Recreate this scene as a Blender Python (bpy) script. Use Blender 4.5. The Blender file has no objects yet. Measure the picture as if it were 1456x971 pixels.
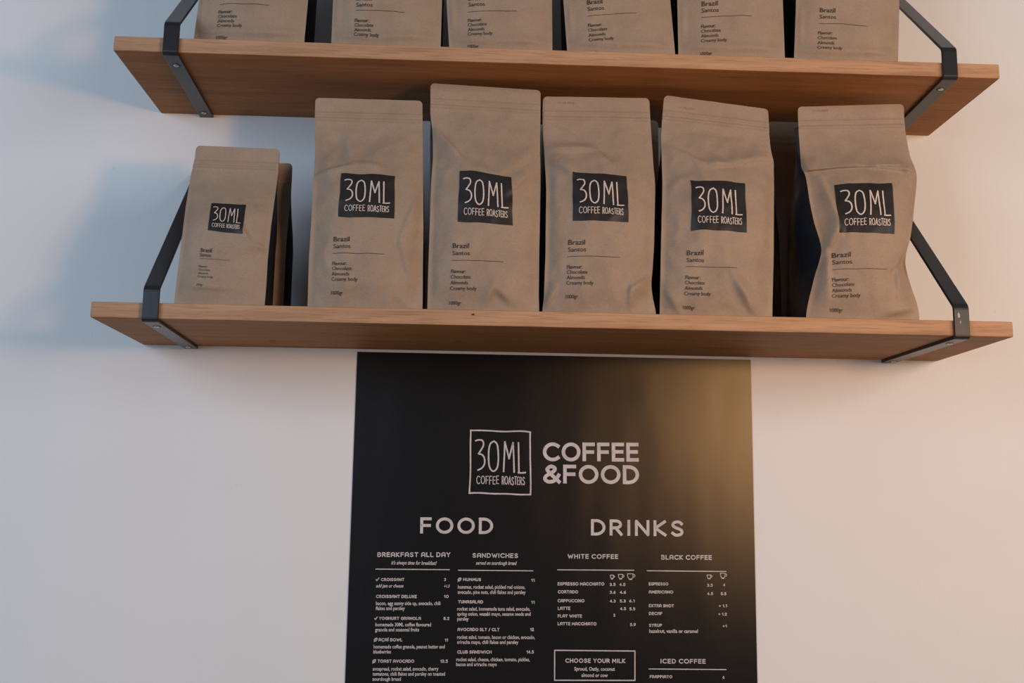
import bpy, bmesh, math, random
from mathutils import Vector, Matrix, noise

# ------------------------------------------------------------------ camera, sky, lights, exposure
scene = bpy.context.scene
COL = scene.collection

cam_data = bpy.data.cameras.new('camera')
cam = bpy.data.objects.new('camera', cam_data)
COL.objects.link(cam)
cam_data.sensor_fit = 'HORIZONTAL'
cam_data.sensor_width = 36.0
cam_data.lens = 36.0 * 1524.05 / 1456.0
cam_data.clip_start = 0.02
right = Vector((0.99892, -0.04417, 0.01415)); up = Vector((-0.02089, -0.15629, 0.98749)); fwd = Vector((0.04141, 0.98672, 0.15704))
m = Matrix((right, up, -fwd)).transposed().to_4x4()
m.translation = Vector((-0.0564, -1.5932, 1.4978))
cam.matrix_world = m
scene.camera = cam

world = bpy.data.worlds.new('world')
scene.world = world
world.use_nodes = True
wbg = world.node_tree.nodes['Background']
wbg.inputs[0].default_value = (0.80, 0.90, 1.0, 1)
wbg.inputs[1].default_value = 0.12


def area_light(name, loc, target, size, size_y, power, color):
    ld = bpy.data.lights.new(name, 'AREA')
    ld.shape = 'RECTANGLE'
    ld.size = size
    ld.size_y = size_y
    ld.energy = power
    ld.color = color
    lo = bpy.data.objects.new(name, ld)
    COL.objects.link(lo)
    lo.location = loc
    lo.rotation_euler = (Vector(target) - Vector(loc)).to_track_quat('-Z', 'Y').to_euler()
    return lo


def bulb_light(name, loc, radius, power, color):
    ld = bpy.data.lights.new(name, 'POINT')
    ld.shadow_soft_size = radius
    ld.energy = power
    ld.color = color
    lo = bpy.data.objects.new(name, ld)
    COL.objects.link(lo)
    lo.location = loc
    return lo


# daylight through the shop window on the left, a warm lamp in the room on the right
area_light('window_daylight', (-2.05, -2.3, 2.08), (0.1, 0.0, 1.7), 1.6, 1.5, 41.5, (0.59, 0.77, 1.0))
area_light('right_fill', (2.7, -2.4, 2.25), (0.6, 0.0, 1.7), 1.4, 1.2, 39.0, (0.86, 0.95, 1.0))  # unseen cool fill, added to brighten and neutralise the right side
bulb_light('warm_lamp', (0.87, -1.40, 1.768), 0.10, 38.0, (1.0, 0.51, 0.19))

scene.view_settings.view_transform = 'Standard'
scene.view_settings.look = 'None'
scene.view_settings.gamma = 1.0
scene.view_settings.use_curve_mapping = False
scene.view_settings.exposure = 0.0

# ------------------------------------------------------------------ measurements (metres; wall face is y = 0, floor z = 0)
DEPTH = 0.228          # shelf depth
THICK = 0.0207         # shelf thickness
Z_UP = 2.1152          # top face of the upper shelf
Z_LOW = 1.7556         # top face of the lower shelf
STATION=[0, 0.03, 0.08, 0.14, 0.2, 0.26, 0.3, 0.34, 0.4, 0.46, 0.52, 0.58, 0.62, 0.66, 0.7, 0.75, 0.8, 0.86, 0.92, 0.97, 1]
BAG_b1=dict(
    base=(-0.1917, -0.2029),
    lean=0.04,
    left=[-0.0832, -0.0831, -0.0828, -0.082, -0.0808, -0.0794, -0.0784, -0.0779, -0.0773, -0.0767, -0.0759, -0.0754, -0.0754, -0.0755, -0.0757, -0.076, -0.076, -0.0757, -0.0754, -0.0752, -0.0752],
    left_top=0.3073,
    right=[0.0652, 0.0655, 0.0661, 0.0668, 0.0676, 0.0685, 0.069, 0.0696, 0.0705, 0.0713, 0.0721, 0.0728, 0.0733, 0.0735, 0.0737, 0.0739, 0.0741, 0.0745, 0.0749, 0.0751, 0.0752],
    right_top=0.3075,
    text=[(-0.043, 0.0893), (-0.043, 0.0735), (0.0236, 0.0735), (-0.0423, 0.0365)],
    logo=[(-0.0387, 0.1872), (0.0335, 0.1867), (0.035, 0.1221), (-0.0384, 0.1223)],
)
BAG_b2=dict(
    base=(-0.0365, -0.2059),
    lean=0.038,
    left=[-0.0792, -0.0789, -0.0785, -0.0779, -0.0751, -0.0735, -0.0729, -0.0724, -0.0729, -0.0734, -0.0734, -0.0734, -0.0734, -0.0734, -0.0735, -0.0736, -0.0737, -0.0737, -0.0737, -0.0736, -0.0736],
    left_top=0.3314,
    right=[0.0749, 0.075, 0.0751, 0.0751, 0.0749, 0.0745, 0.0744, 0.0745, 0.0745, 0.0743, 0.0738, 0.0735, 0.0733, 0.0732, 0.073, 0.0729, 0.0729, 0.0729, 0.0728, 0.0734, 0.0736],
    right_top=0.3264,
    text=[(-0.042, 0.083), (-0.0424, 0.0665), (0.0248, 0.0659), (-0.0428, 0.0273)],
    logo=[(-0.0353, 0.1934), (0.0343, 0.1847), (0.0366, 0.1158), (-0.0363, 0.1183)],
)
BAG_b3=dict(
    base=(0.1172, -0.2029),
    lean=0.04,
    left=[-0.0747, -0.0751, -0.0755, -0.0748, -0.0742, -0.0732, -0.0726, -0.0722, -0.0715, -0.0713, -0.0717, -0.0721, -0.0722, -0.0723, -0.0722, -0.0723, -0.0728, -0.0733, -0.0738, -0.0753, -0.0757],
    left_top=0.3194,
    right=[0.0754, 0.0758, 0.0764, 0.0773, 0.0779, 0.0782, 0.0781, 0.0781, 0.0785, 0.0775, 0.0761, 0.0749, 0.0743, 0.0739, 0.0735, 0.0724, 0.0714, 0.0697, 0.0716, 0.0749, 0.0757],
    right_top=0.3215,
    text=[(-0.0431, 0.0925), (-0.0438, 0.0766), (0.025, 0.0764), (-0.0438, 0.0386)],
    logo=[(-0.0362, 0.1976), (0.0373, 0.1942), (0.0369, 0.125), (-0.0374, 0.1256)],
)
BAG_b4=dict(
    base=(0.2734, -0.2029),
    lean=0.04,
    left=[-0.0597, -0.0606, -0.0621, -0.0636, -0.0651, -0.0656, -0.0661, -0.0667, -0.0675, -0.0688, -0.0703, -0.0717, -0.0723, -0.0728, -0.0732, -0.0737, -0.0741, -0.0746, -0.0752, -0.0756, -0.0757],
    left_top=0.326,
    right=[0.0885, 0.0888, 0.0892, 0.0895, 0.09, 0.092, 0.0908, 0.0895, 0.0874, 0.085, 0.0829, 0.0812, 0.0804, 0.08, 0.0796, 0.079, 0.0782, 0.0773, 0.0764, 0.0758, 0.0757],
    right_top=0.3113,
    text=[(-0.0413, 0.0823), (-0.0423, 0.0667), (0.0245, 0.0654), (-0.0437, 0.0281)],
    logo=[(-0.0315, 0.1904), (0.0429, 0.1886), (0.0385, 0.1144), (-0.0354, 0.1164)],
)
BAG_b5=dict(
    base=(0.4701, -0.2059),
    lean=0.05,
    left=[-0.0632, -0.0634, -0.0635, -0.0631, -0.0636, -0.0647, -0.0654, -0.0621, -0.0621, -0.0628, -0.0624, -0.0605, -0.0577, -0.0544, -0.053, -0.0566, -0.0621, -0.0674, -0.0726, -0.0759, -0.0766],
    left_top=0.3187,
    right=[0.0907, 0.0906, 0.0906, 0.0915, 0.0922, 0.0931, 0.0955, 0.0956, 0.091, 0.085, 0.0795, 0.0746, 0.0715, 0.0684, 0.064, 0.0615, 0.0637, 0.0688, 0.0748, 0.0771, 0.0766],
    right_top=0.327,
    text=[(-0.0418, 0.0838), (-0.0425, 0.0667), (0.0279, 0.0677), (-0.044, 0.0285)],
    logo=[(-0.03, 0.1907), (0.0496, 0.1941), (0.0415, 0.1173), (-0.0347, 0.117)],
)
BAG_sm=dict(
    base=(-0.377, -0.2199),
    lean=0.045,
    left=[-0.0542, -0.0546, -0.0552, -0.0571, -0.0582, -0.0579, -0.0575, -0.0569, -0.056, -0.0549, -0.054, -0.0535, -0.0536, -0.054, -0.0545, -0.0552, -0.0558, -0.0566, -0.0572, -0.0576, -0.0577],
    left_top=0.2291,
    right=[0.0586, 0.0586, 0.0586, 0.0586, 0.0582, 0.0582, 0.0584, 0.0586, 0.0591, 0.0595, 0.0597, 0.0599, 0.0598, 0.0595, 0.059, 0.0587, 0.0587, 0.0586, 0.0583, 0.0578, 0.0577],
    right_top=0.2275,
    text=[(-0.0258, 0.0678), (-0.0266, 0.0591), (0.0124, 0.0571), (-0.027, 0.0342)],
    logo=[(-0.0205, 0.1393), (0.0244, 0.1377), (0.0269, 0.0928), (-0.0187, 0.0971)],
)
UPPER=[
    dict(base=(-0.366, -0.1879), hw=0.0755, sl=0.067, sr=0.041, text=[(-0.0394, 0.0815), (-0.0393, 0.065), (0.0276, 0.0654), (-0.0404, 0.0315)]),
    dict(base=(-0.1775, -0.1879), hw=0.0752, sl=-0.002, sr=0.005, text=[(-0.0421, 0.0771), (-0.0422, 0.063), (0.0251, 0.0607), (-0.0421, 0.0245)]),
    dict(base=(-0.0179, -0.1879), hw=0.0712, sl=-0.078, sr=-0.016, text=[(-0.0473, 0.0821), (-0.0469, 0.0656), (0.02, 0.068), (-0.0456, 0.0309)]),
    dict(base=(0.1506, -0.1879), hw=0.0758, sl=-0.076, sr=-0.077, text=[(-0.0503, 0.0819), (-0.0493, 0.0652), (0.0178, 0.0718), (-0.0462, 0.0274)]),
    dict(base=(0.305, -0.1879), hw=0.0753, sl=-0.009, sr=-0.008, text=[(-0.0437, 0.0856), (-0.0439, 0.0693), (0.0259, 0.0731), (-0.0438, 0.0318)]),
    dict(base=(0.4663, -0.1879), hw=0.0742, sl=0.062, sr=0.065, text=[(-0.0374, 0.0828), (-0.0386, 0.0658), (0.0281, 0.0633), (-0.0415, 0.0275)]),
]
# poster lettering: panel, style, text, start x, baseline z, end x, end baseline z, letter height (metres on the wall)
LINES=[
    ('title', 'B', 'COFFEE', 0.0587, 1.5725, 0.202, 1.5743, 0.028),
    ('title', 'B', '&FOOD', 0.0585, 1.5399, 0.202, 1.541, 0.0279),
    ('food_heading', 'H', 'FOOD', -0.1197, 1.4648, -0.0133, 1.4656, 0.0235),
    ('drinks_heading', 'H', 'DRINKS', 0.1304, 1.4655, 0.2678, 1.4654, 0.0236),
    ('breakfast_list', 'M', 'BREAKFAST ALL DAY', -0.1805, 1.4306, -0.0749, 1.4318, 0.0068),
    ('breakfast_list', 'I', "it's always time for breakfast!", -0.1603, 1.4204, -0.0954, 1.4204, 0.005),
    ('breakfast_list', 'N', 'CROISSANT', -0.1742, 1.3965, -0.1406, 1.3969, 0.0043),
    ('breakfast_list', 'N', '3', -0.0831, 1.3976, -0.0796, 1.3976, 0.0042),
    ('breakfast_list', 'I', 'add jam or cheese', -0.1811, 1.3875, -0.142, 1.3879, 0.0046),
    ('breakfast_list', 'I', '+1.5', -0.0834, 1.3884, -0.0753, 1.3885, 0.004),
    ('breakfast_list', 'N', 'CROISSANT DELUXE', -0.1806, 1.3726, -0.1219, 1.373, 0.0045),
    ('breakfast_list', 'N', '10', -0.0828, 1.3737, -0.0759, 1.3737, 0.0043),
    ('breakfast_list', 'S', 'bacon, egg sunny side up, avocado, chili', -0.1805, 1.3627, -0.0876, 1.3637, 0.005),
    ('breakfast_list', 'S', 'flakes and parsley', -0.1804, 1.3558, -0.1387, 1.3562, 0.0049),
    ('breakfast_list', 'N', 'YOGHURT GRANOLA', -0.1754, 1.3421, -0.1151, 1.3425, 0.0043),
    ('breakfast_list', 'N', '8.2', -0.0827, 1.3427, -0.0743, 1.3428, 0.0043),
    ('breakfast_list', 'S', 'homemade 30ML coffee flavoured', -0.1801, 1.333, -0.1003, 1.3337, 0.0049),
    ('breakfast_list', 'S', 'granola and seasonal fruits', -0.1803, 1.3259, -0.1173, 1.3265, 0.0049),
    ('breakfast_list', 'N', 'AÇAÍ BOWL', -0.175, 1.3121, -0.1408, 1.3122, 0.0045),
    ('breakfast_list', 'N', '11', -0.0802, 1.3125, -0.0755, 1.3125, 0.0043),
    ('breakfast_list', 'S', 'homemade coffee granola, peanut butter and', -0.1816, 1.3022, -0.0799, 1.3031, 0.0049),
    ('breakfast_list', 'S', 'blueberries', -0.1817, 1.2953, -0.1566, 1.2955, 0.0048),
    ('breakfast_list', 'N', 'TOAST AVOCADO', -0.1753, 1.2824, -0.1231, 1.2828, 0.0045),
    ('breakfast_list', 'N', '12.5', -0.0859, 1.2831, -0.075, 1.2832, 0.0045),
    ('breakfast_list', 'S', 'avospread, rocket salad, avocado, cherry', -0.1819, 1.2716, -0.0881, 1.2724, 0.0049),
    ('breakfast_list', 'S', 'tomatoes, chili flakes and parsley on toasted', -0.1817, 1.2647, -0.0786, 1.2655, 0.0048),
    ('breakfast_list', 'S', 'sourdough bread', -0.1816, 1.2576, -0.1414, 1.2579, 0.0048),
    ('sandwich_list', 'M', 'SANDWICHES', -0.0428, 1.4313, 0.0237, 1.4317, 0.0066),
    ('sandwich_list', 'I', 'served on sourdough bread', -0.0377, 1.4215, 0.021, 1.4218, 0.005),
    ('sandwich_list', 'N', 'HUMMUS', -0.0557, 1.3979, -0.0296, 1.398, 0.0045),
    ('sandwich_list', 'N', '11', 0.0434, 1.398, 0.0483, 1.3981, 0.0043),
    ('sandwich_list', 'S', 'hummus, rocket salad, pickled red onions,', -0.063, 1.3871, 0.0346, 1.3879, 0.005),
    ('sandwich_list', 'S', 'avocado, pine nuts, chili flakes and parsley', -0.063, 1.3798, 0.0354, 1.3806, 0.005),
    ('sandwich_list', 'N', 'TUNASALAD', -0.0623, 1.3663, -0.0261, 1.3664, 0.0046),
    ('sandwich_list', 'N', '11', 0.0437, 1.3668, 0.0486, 1.3668, 0.0043),
    ('sandwich_list', 'S', 'rocket salad, homemade tuna salad, avocado,', -0.0633, 1.3562, 0.0422, 1.3571, 0.005),
    ('sandwich_list', 'S', 'spring onion, wasabi mayo, sesame seeds and', -0.0632, 1.3491, 0.043, 1.35, 0.0049),
    ('sandwich_list', 'S', 'parsley', -0.063, 1.3422, -0.0465, 1.3423, 0.0049),
    ('sandwich_list', 'N', 'AVOCADO BLT / CLT', -0.0622, 1.3274, -0.0018, 1.3278, 0.0045),
    ('sandwich_list', 'N', '12', 0.0425, 1.3284, 0.048, 1.3284, 0.0045),
    ('sandwich_list', 'S', 'rocket salad, tomato, bacon or chicken, avocado,', -0.0625, 1.3166, 0.0496, 1.3174, 0.0049),
    ('sandwich_list', 'S', 'sriracha mayo, chili flakes and parsley', -0.0623, 1.3097, 0.0258, 1.3103, 0.0049),
    ('sandwich_list', 'N', 'CLUB SANDWICH', -0.062, 1.296, -0.0125, 1.2964, 0.0045),
    ('sandwich_list', 'N', '14.5', 0.0376, 1.2969, 0.0483, 1.297, 0.0045),
    ('sandwich_list', 'S', 'rocket salad, cheese, chicken, tomato, pickles,', -0.063, 1.2856, 0.0424, 1.2863, 0.0049),
    ('sandwich_list', 'S', 'bacon and sriracha mayo', -0.0631, 1.2788, -0.0047, 1.2791, 0.0049),
    ('white_coffee_list', 'M', 'WHITE COFFEE', 0.0963, 1.4316, 0.1705, 1.4321, 0.0067),
    ('white_coffee_list', 'N', 'ESPRESSO MACCHIATO', 0.0819, 1.3932, 0.1501, 1.3938, 0.0046),
    ('white_coffee_list', 'N', '3.5', 0.1579, 1.3933, 0.1666, 1.3934, 0.0042),
    ('white_coffee_list', 'N', '4.5', 0.1723, 1.3934, 0.1811, 1.3935, 0.0043),
    ('white_coffee_list', 'N', 'CORTADO', 0.0823, 1.3819, 0.1119, 1.3821, 0.0046),
    ('white_coffee_list', 'N', '3.6', 0.1581, 1.3823, 0.1666, 1.3823, 0.0042),
    ('white_coffee_list', 'N', '4.6', 0.1728, 1.3824, 0.1819, 1.3825, 0.0042),
    ('white_coffee_list', 'N', 'CAPPUCCINO', 0.0821, 1.3693, 0.1212, 1.3696, 0.0045),
    ('white_coffee_list', 'N', '4.3', 0.1581, 1.3698, 0.1668, 1.3698, 0.0042),
    ('white_coffee_list', 'N', '5.3', 0.1728, 1.3699, 0.1816, 1.37, 0.0042),
    ('white_coffee_list', 'N', '6.1', 0.1866, 1.3703, 0.1947, 1.3703, 0.0042),
    ('white_coffee_list', 'N', 'LATTE', 0.0824, 1.3585, 0.1005, 1.3587, 0.0046),
    ('white_coffee_list', 'N', '4.5', 0.1732, 1.3591, 0.182, 1.3592, 0.0042),
    ('white_coffee_list', 'N', '5.5', 0.1869, 1.3589, 0.1954, 1.359, 0.0042),
    ('white_coffee_list', 'N', 'FLAT WHITE', 0.0823, 1.3478, 0.1175, 1.348, 0.0045),
    ('white_coffee_list', 'N', '5', 0.1635, 1.3497, 0.167, 1.3497, 0.0042),
    ('white_coffee_list', 'N', 'LATTE MACCHIATO', 0.0824, 1.3369, 0.1388, 1.3372, 0.0045),
    ('white_coffee_list', 'N', '5.9', 0.1878, 1.3367, 0.1961, 1.3368, 0.0042),
    ('milk_panel', 'M', 'CHOOSE YOUR MILK', 0.0938, 1.2846, 0.1807, 1.2849, 0.0061),
    ('milk_panel', 'S', 'Sproud, Oatly, coconut', 0.1068, 1.2739, 0.1655, 1.2741, 0.0049),
    ('milk_panel', 'S', 'almond or cow', 0.1172, 1.2652, 0.1552, 1.2653, 0.0049),
    ('black_coffee_list', 'M', 'BLACK COFFEE', 0.2341, 1.4319, 0.3089, 1.4324, 0.0069),
    ('black_coffee_list', 'N', 'ESPRESSO', 0.2155, 1.3947, 0.2442, 1.3949, 0.0044),
    ('black_coffee_list', 'N', '3.5', 0.3013, 1.3939, 0.3096, 1.394, 0.0042),
    ('black_coffee_list', 'N', '4', 0.3252, 1.3946, 0.3285, 1.3947, 0.0043),
    ('black_coffee_list', 'N', 'AMERICANO', 0.2154, 1.3832, 0.2514, 1.3835, 0.0044),
    ('black_coffee_list', 'N', '4.5', 0.3011, 1.3818, 0.3098, 1.3819, 0.0042),
    ('black_coffee_list', 'N', '5.5', 0.3212, 1.382, 0.3295, 1.3821, 0.0042),
    ('black_coffee_list', 'N', 'EXTRA SHOT', 0.2154, 1.3637, 0.2522, 1.3639, 0.0044),
    ('black_coffee_list', 'N', '+ 1.1', 0.3181, 1.3646, 0.3303, 1.3648, 0.0042),
    ('black_coffee_list', 'N', 'DECAF', 0.2154, 1.3526, 0.235, 1.3528, 0.0044),
    ('black_coffee_list', 'N', '+ 1.2', 0.3173, 1.3529, 0.3297, 1.353, 0.0042),
    ('black_coffee_list', 'N', 'SYRUP', 0.2154, 1.336, 0.2344, 1.3362, 0.0043),
    ('black_coffee_list', 'N', '+1', 0.3232, 1.336, 0.3294, 1.3361, 0.0042),
    ('black_coffee_list', 'S', 'hazelnut, vanilla or caramel', 0.2158, 1.3276, 0.2869, 1.3281, 0.005),
    ('iced_coffee_list', 'M', 'ICED COFFEE', 0.2317, 1.2847, 0.2976, 1.285, 0.0065),
    ('iced_coffee_list', 'N', 'FRAPPIATO', 0.216, 1.264, 0.2488, 1.2641, 0.0043),
    ('iced_coffee_list', 'N', '6', 0.322, 1.264, 0.3254, 1.2641, 0.0042),
]
RULES=[
    ('breakfast_list', -0.182, 1.4134, -0.0759, 1.4138, 1.25),
    ('sandwich_list', -0.0626, 1.4132, 0.0454, 1.4136, 1.25),
    ('white_coffee_list', 0.0817, 1.4155, 0.1935, 1.4161, 1.25),
    ('black_coffee_list', 0.2133, 1.4157, 0.3295, 1.416, 1.25),
    ('iced_coffee_list', 0.2149, 1.2769, 0.3271, 1.277, 1.25),
]
CUPS=[
    ('white_coffee_list', 0.1591, 1.4033, 0.1651, 1.4088),
    ('white_coffee_list', 0.1708, 1.4033, 0.1791, 1.41),
    ('white_coffee_list', 0.1842, 1.4028, 0.1952, 1.411),
    ('black_coffee_list', 0.3014, 1.4051, 0.3088, 1.4107),
    ('black_coffee_list', 0.3212, 1.406, 0.3307, 1.4134),
]
LEAVES=[
    ('breakfast_list', -0.1814, 1.3118, -0.1769, 1.3165),
    ('breakfast_list', -0.1825, 1.282, -0.178, 1.2867),
    ('sandwich_list', -0.0632, 1.3975, -0.0586, 1.4022),
]
CHECKS=[
    ('breakfast_list', -0.1814, 1.3964, -0.1772, 1.4009),
    ('breakfast_list', -0.1815, 1.342, -0.1778, 1.346),
]
MILK_BOX=[(0.0783, 1.3018), (0.1947, 1.3018), (0.1945, 1.2609), (0.0785, 1.2602)]
POSTER_LOGO=[(-0.0488, 1.6162), (0.0396, 1.6159), (0.0407, 1.5237), (-0.0485, 1.5244)]

# ------------------------------------------------------------------ helpers
def tag(o, label=None, cat=None, group=None, kind=None):
    if label: o['label'] = label
    if cat: o['category'] = cat
    if group: o['group'] = group
    if kind: o['kind'] = kind
    return o


def empty(name, loc, rz=0.0):
    o = bpy.data.objects.new(name, None)
    COL.objects.link(o)
    o.location = loc
    o.rotation_euler = (0, 0, rz)
    o.empty_display_size = 0.05
    return o


def mesh_obj(name, verts, faces, mat, parent=None, smooth=False, loc=(0, 0, 0)):
    me = bpy.data.meshes.new(name)
    me.from_pydata([tuple(v) for v in verts], [], faces)
    me.validate()
    me.materials.append(mat)
    if smooth:
        me.polygons.foreach_set('use_smooth', [True] * len(me.polygons))
    me.update()
    o = bpy.data.objects.new(name, me)
    COL.objects.link(o)
    o.location = loc
    if parent: o.parent = parent
    return o


def bm_obj(name, bm, mat, parent=None, smooth=False, loc=(0, 0, 0)):
    bmesh.ops.recalc_face_normals(bm, faces=bm.faces[:])
    me = bpy.data.meshes.new(name)
    bm.to_mesh(me)
    bm.free()
    me.materials.append(mat)
    if smooth:
        me.polygons.foreach_set('use_smooth', [True] * len(me.polygons))
    o = bpy.data.objects.new(name, me)
    COL.objects.link(o)
    o.location = loc
    if parent: o.parent = parent
    return o


def interp(tbl, t):
    """smooth interpolation of (t, value) pairs sorted by t"""
    n = len(tbl)
    if t <= tbl[0][0]: return tbl[0][1]
    if t >= tbl[-1][0]: return tbl[-1][1]
    for i in range(n - 1):
        t0, a = tbl[i]
        t1, b = tbl[i + 1]
        if t <= t1:
            s = (t - t0) / (t1 - t0)
            m0 = (b - tbl[i - 1][1]) / (t1 - tbl[i - 1][0]) if i > 0 else (b - a) / (t1 - t0)
            m1 = (tbl[i + 2][1] - a) / (tbl[i + 2][0] - t0) if i + 2 < n else (b - a) / (t1 - t0)
            h = t1 - t0
            return ((2 * s**3 - 3 * s**2 + 1) * a + (s**3 - 2 * s**2 + s) * h * m0
                    + (-2 * s**3 + 3 * s**2) * b + (s**3 - s**2) * h * m1)


def sstep(t):
    t = min(1.0, max(0.0, t))
    return t * t * (3 - 2 * t)


# ------------------------------------------------------------------ materials
def new_mat(name):
    mt = bpy.data.materials.new(name)
    mt.use_nodes = True
    nt = mt.node_tree
    return mt, nt, nt.nodes['Principled BSDF']


def link(nt, a, b): nt.links.new(a, b)


def node(nt, kind, **kw):
    n = nt.nodes.new(kind)
    for k, v in kw.items(): setattr(n, k, v)
    return n


def coords(nt, scale=(1, 1, 1), rot=(0, 0, 0)):
    tc = node(nt, 'ShaderNodeTexCoord')
    mp = node(nt, 'ShaderNodeMapping')
    mp.inputs['Scale'].default_value = scale
    mp.inputs['Rotation'].default_value = rot
    link(nt, tc.outputs['Object'], mp.inputs['Vector'])
    return mp.outputs['Vector']


def noise_tex(nt, vec, scale, detail=4.0, rough=0.55):
    n = node(nt, 'ShaderNodeTexNoise')
    n.inputs['Scale'].default_value = scale
    n.inputs['Detail'].default_value = detail
    n.inputs['Roughness'].default_value = rough
    link(nt, vec, n.inputs['Vector'])
    return n.outputs['Fac']


def ramp(nt, fac, stops):
    r = node(nt, 'ShaderNodeValToRGB')
    el = r.color_ramp.elements
    while len(el) < len(stops): el.new(0.5)
    for e, (p, c) in zip(el, stops):
        e.position = p
        e.color = (*c, 1)
    link(nt, fac, r.inputs['Fac'])
    return r.outputs['Color']


def mix(nt, mode, fac, a, b):
    mx = node(nt, 'ShaderNodeMix', data_type='RGBA', blend_type=mode)
    if isinstance(fac, float): mx.inputs[0].default_value = fac
    else: link(nt, fac, mx.inputs[0])
    for s, v in ((6, a), (7, b)):
        if isinstance(v, tuple): mx.inputs[s].default_value = (*v, 1)
        else: link(nt, v, mx.inputs[s])
    return mx.outputs[2]


def bump(nt, bs, height, strength, dist):
    b = node(nt, 'ShaderNodeBump')
    b.inputs['Strength'].default_value = strength
    b.inputs['Distance'].default_value = dist
    link(nt, height, b.inputs['Height'])
    link(nt, b.outputs['Normal'], bs.inputs['Normal'])


def make_wall_mat():
    mt, nt, bs = new_mat('painted_wall')
    v = coords(nt)
    blot = noise_tex(nt, v, 3.0, 3)
    base = ramp(nt, blot, [(0.3, (0.735, 0.715, 0.70)), (0.7, (0.775, 0.755, 0.74))])
    # faint scuffs
    v2 = coords(nt, (1, 1, 0.45), (0, 0.5, 0))
    sc = noise_tex(nt, v2, 46.0, 2, 0.4)
    mask = ramp(nt, sc, [(0.755, (0, 0, 0)), (0.785, (1, 1, 1))])
    sep = node(nt, 'ShaderNodeSeparateColor')
    link(nt, mask, sep.inputs[0])
    mul = node(nt, 'ShaderNodeMath', operation='MULTIPLY')
    link(nt, sep.outputs[0], mul.inputs[0])
    mul.inputs[1].default_value = 0.25
    colr = mix(nt, 'MIX', mul.outputs[0], base, (0.42, 0.38, 0.36))
    link(nt, colr, bs.inputs['Base Color'])
    bs.inputs['Roughness'].default_value = 0.62
    bs.inputs['Specular IOR Level'].default_value = 0.3
    # woven wall covering under the paint
    va = coords(nt, (1, 1, 6)); vb = coords(nt, (6, 1, 1))
    add2 = node(nt, 'ShaderNodeMath', operation='ADD')
    link(nt, noise_tex(nt, va, 60.0, 3), add2.inputs[0])
    link(nt, noise_tex(nt, vb, 60.0, 3), add2.inputs[1])
    bump(nt, bs, add2.outputs[0], 0.16, 0.0009)
    return mt


def make_wood_mat(name, lo, mid, hi):
    mt, nt, bs = new_mat(name)
    v = coords(nt, (0.7, 6.0, 9.0), (0, 0.012, 0.008))
    big = noise_tex(nt, v, 7.0, 5, 0.6)
    base = ramp(nt, big, [(0.28, lo), (0.5, mid), (0.75, hi)])
    # fine dark pores running along the board
    v2 = coords(nt, (3.0, 70.0, 85.0), (0, 0.07, 0.01))
    pore = noise_tex(nt, v2, 6.0, 4, 0.65)
    pm = ramp(nt, pore, [(0.36, (0.55, 0.50, 0.46)), (0.50, (1, 1, 1))])
    c1 = mix(nt, 'MULTIPLY', 0.55, base, pm)
    v3 = coords(nt, (0.35, 16.0, 22.0), (0, 0.03, 0))
    band = noise_tex(nt, v3, 5.0, 3, 0.5)
    bmk = ramp(nt, band, [(0.3, (0.86, 0.82, 0.78)), (0.65, (1.05, 1.03, 1.0))])
    c2 = mix(nt, 'MULTIPLY', 0.8, c1, bmk)
    link(nt, c2, bs.inputs['Base Color'])
    bs.inputs['Roughness'].default_value = 0.6
    bs.inputs['Specular IOR Level'].default_value = 0.2
    bump(nt, bs, pore, 0.15, 0.0006)
    return mt


def make_plain(name, color, rough, metal=0.0, spec=0.5, bump_scale=None, bump_str=0.2, bump_dist=0.0004):
    mt, nt, bs = new_mat(name)
    v = coords(nt)
    n = noise_tex(nt, v, bump_scale or 60.0, 3)
    lo = tuple(c * 0.85 for c in color)
    hi = tuple(min(1, c * 1.12) for c in color)
    link(nt, ramp(nt, n, [(0.3, lo), (0.7, hi)]), bs.inputs['Base Color'])
    bs.inputs['Roughness'].default_value = rough
    bs.inputs['Metallic'].default_value = metal
    bs.inputs['Specular IOR Level'].default_value = spec
    if bump_scale: bump(nt, bs, n, bump_str, bump_dist)
    return mt


def make_kraft_mat():
    mt, nt, bs = new_mat('kraft_paper')
    v = coords(nt)
    n1 = noise_tex(nt, v, 22.0, 5, 0.6)
    base = ramp(nt, n1, [(0.3, (0.30, 0.219, 0.155)), (0.55, (0.338, 0.249, 0.179)), (0.8, (0.376, 0.281, 0.206))])
    vf = coords(nt, (1.0, 1.0, 3.0))
    fib = noise_tex(nt, vf, 330.0, 3, 0.6)
    fm = ramp(nt, fib, [(0.3, (0.86, 0.85, 0.84)), (0.7, (1.1, 1.1, 1.1))])
    c = mix(nt, 'MULTIPLY', 0.8, base, fm)
    link(nt, c, bs.inputs['Base Color'])
    bs.inputs['Roughness'].default_value = 0.62
    bs.inputs['Specular IOR Level'].default_value = 0.2
    crum = noise_tex(nt, v, 48.0, 4, 0.5)
    bump(nt, bs, crum, 0.12, 0.004)
    return mt


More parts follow.
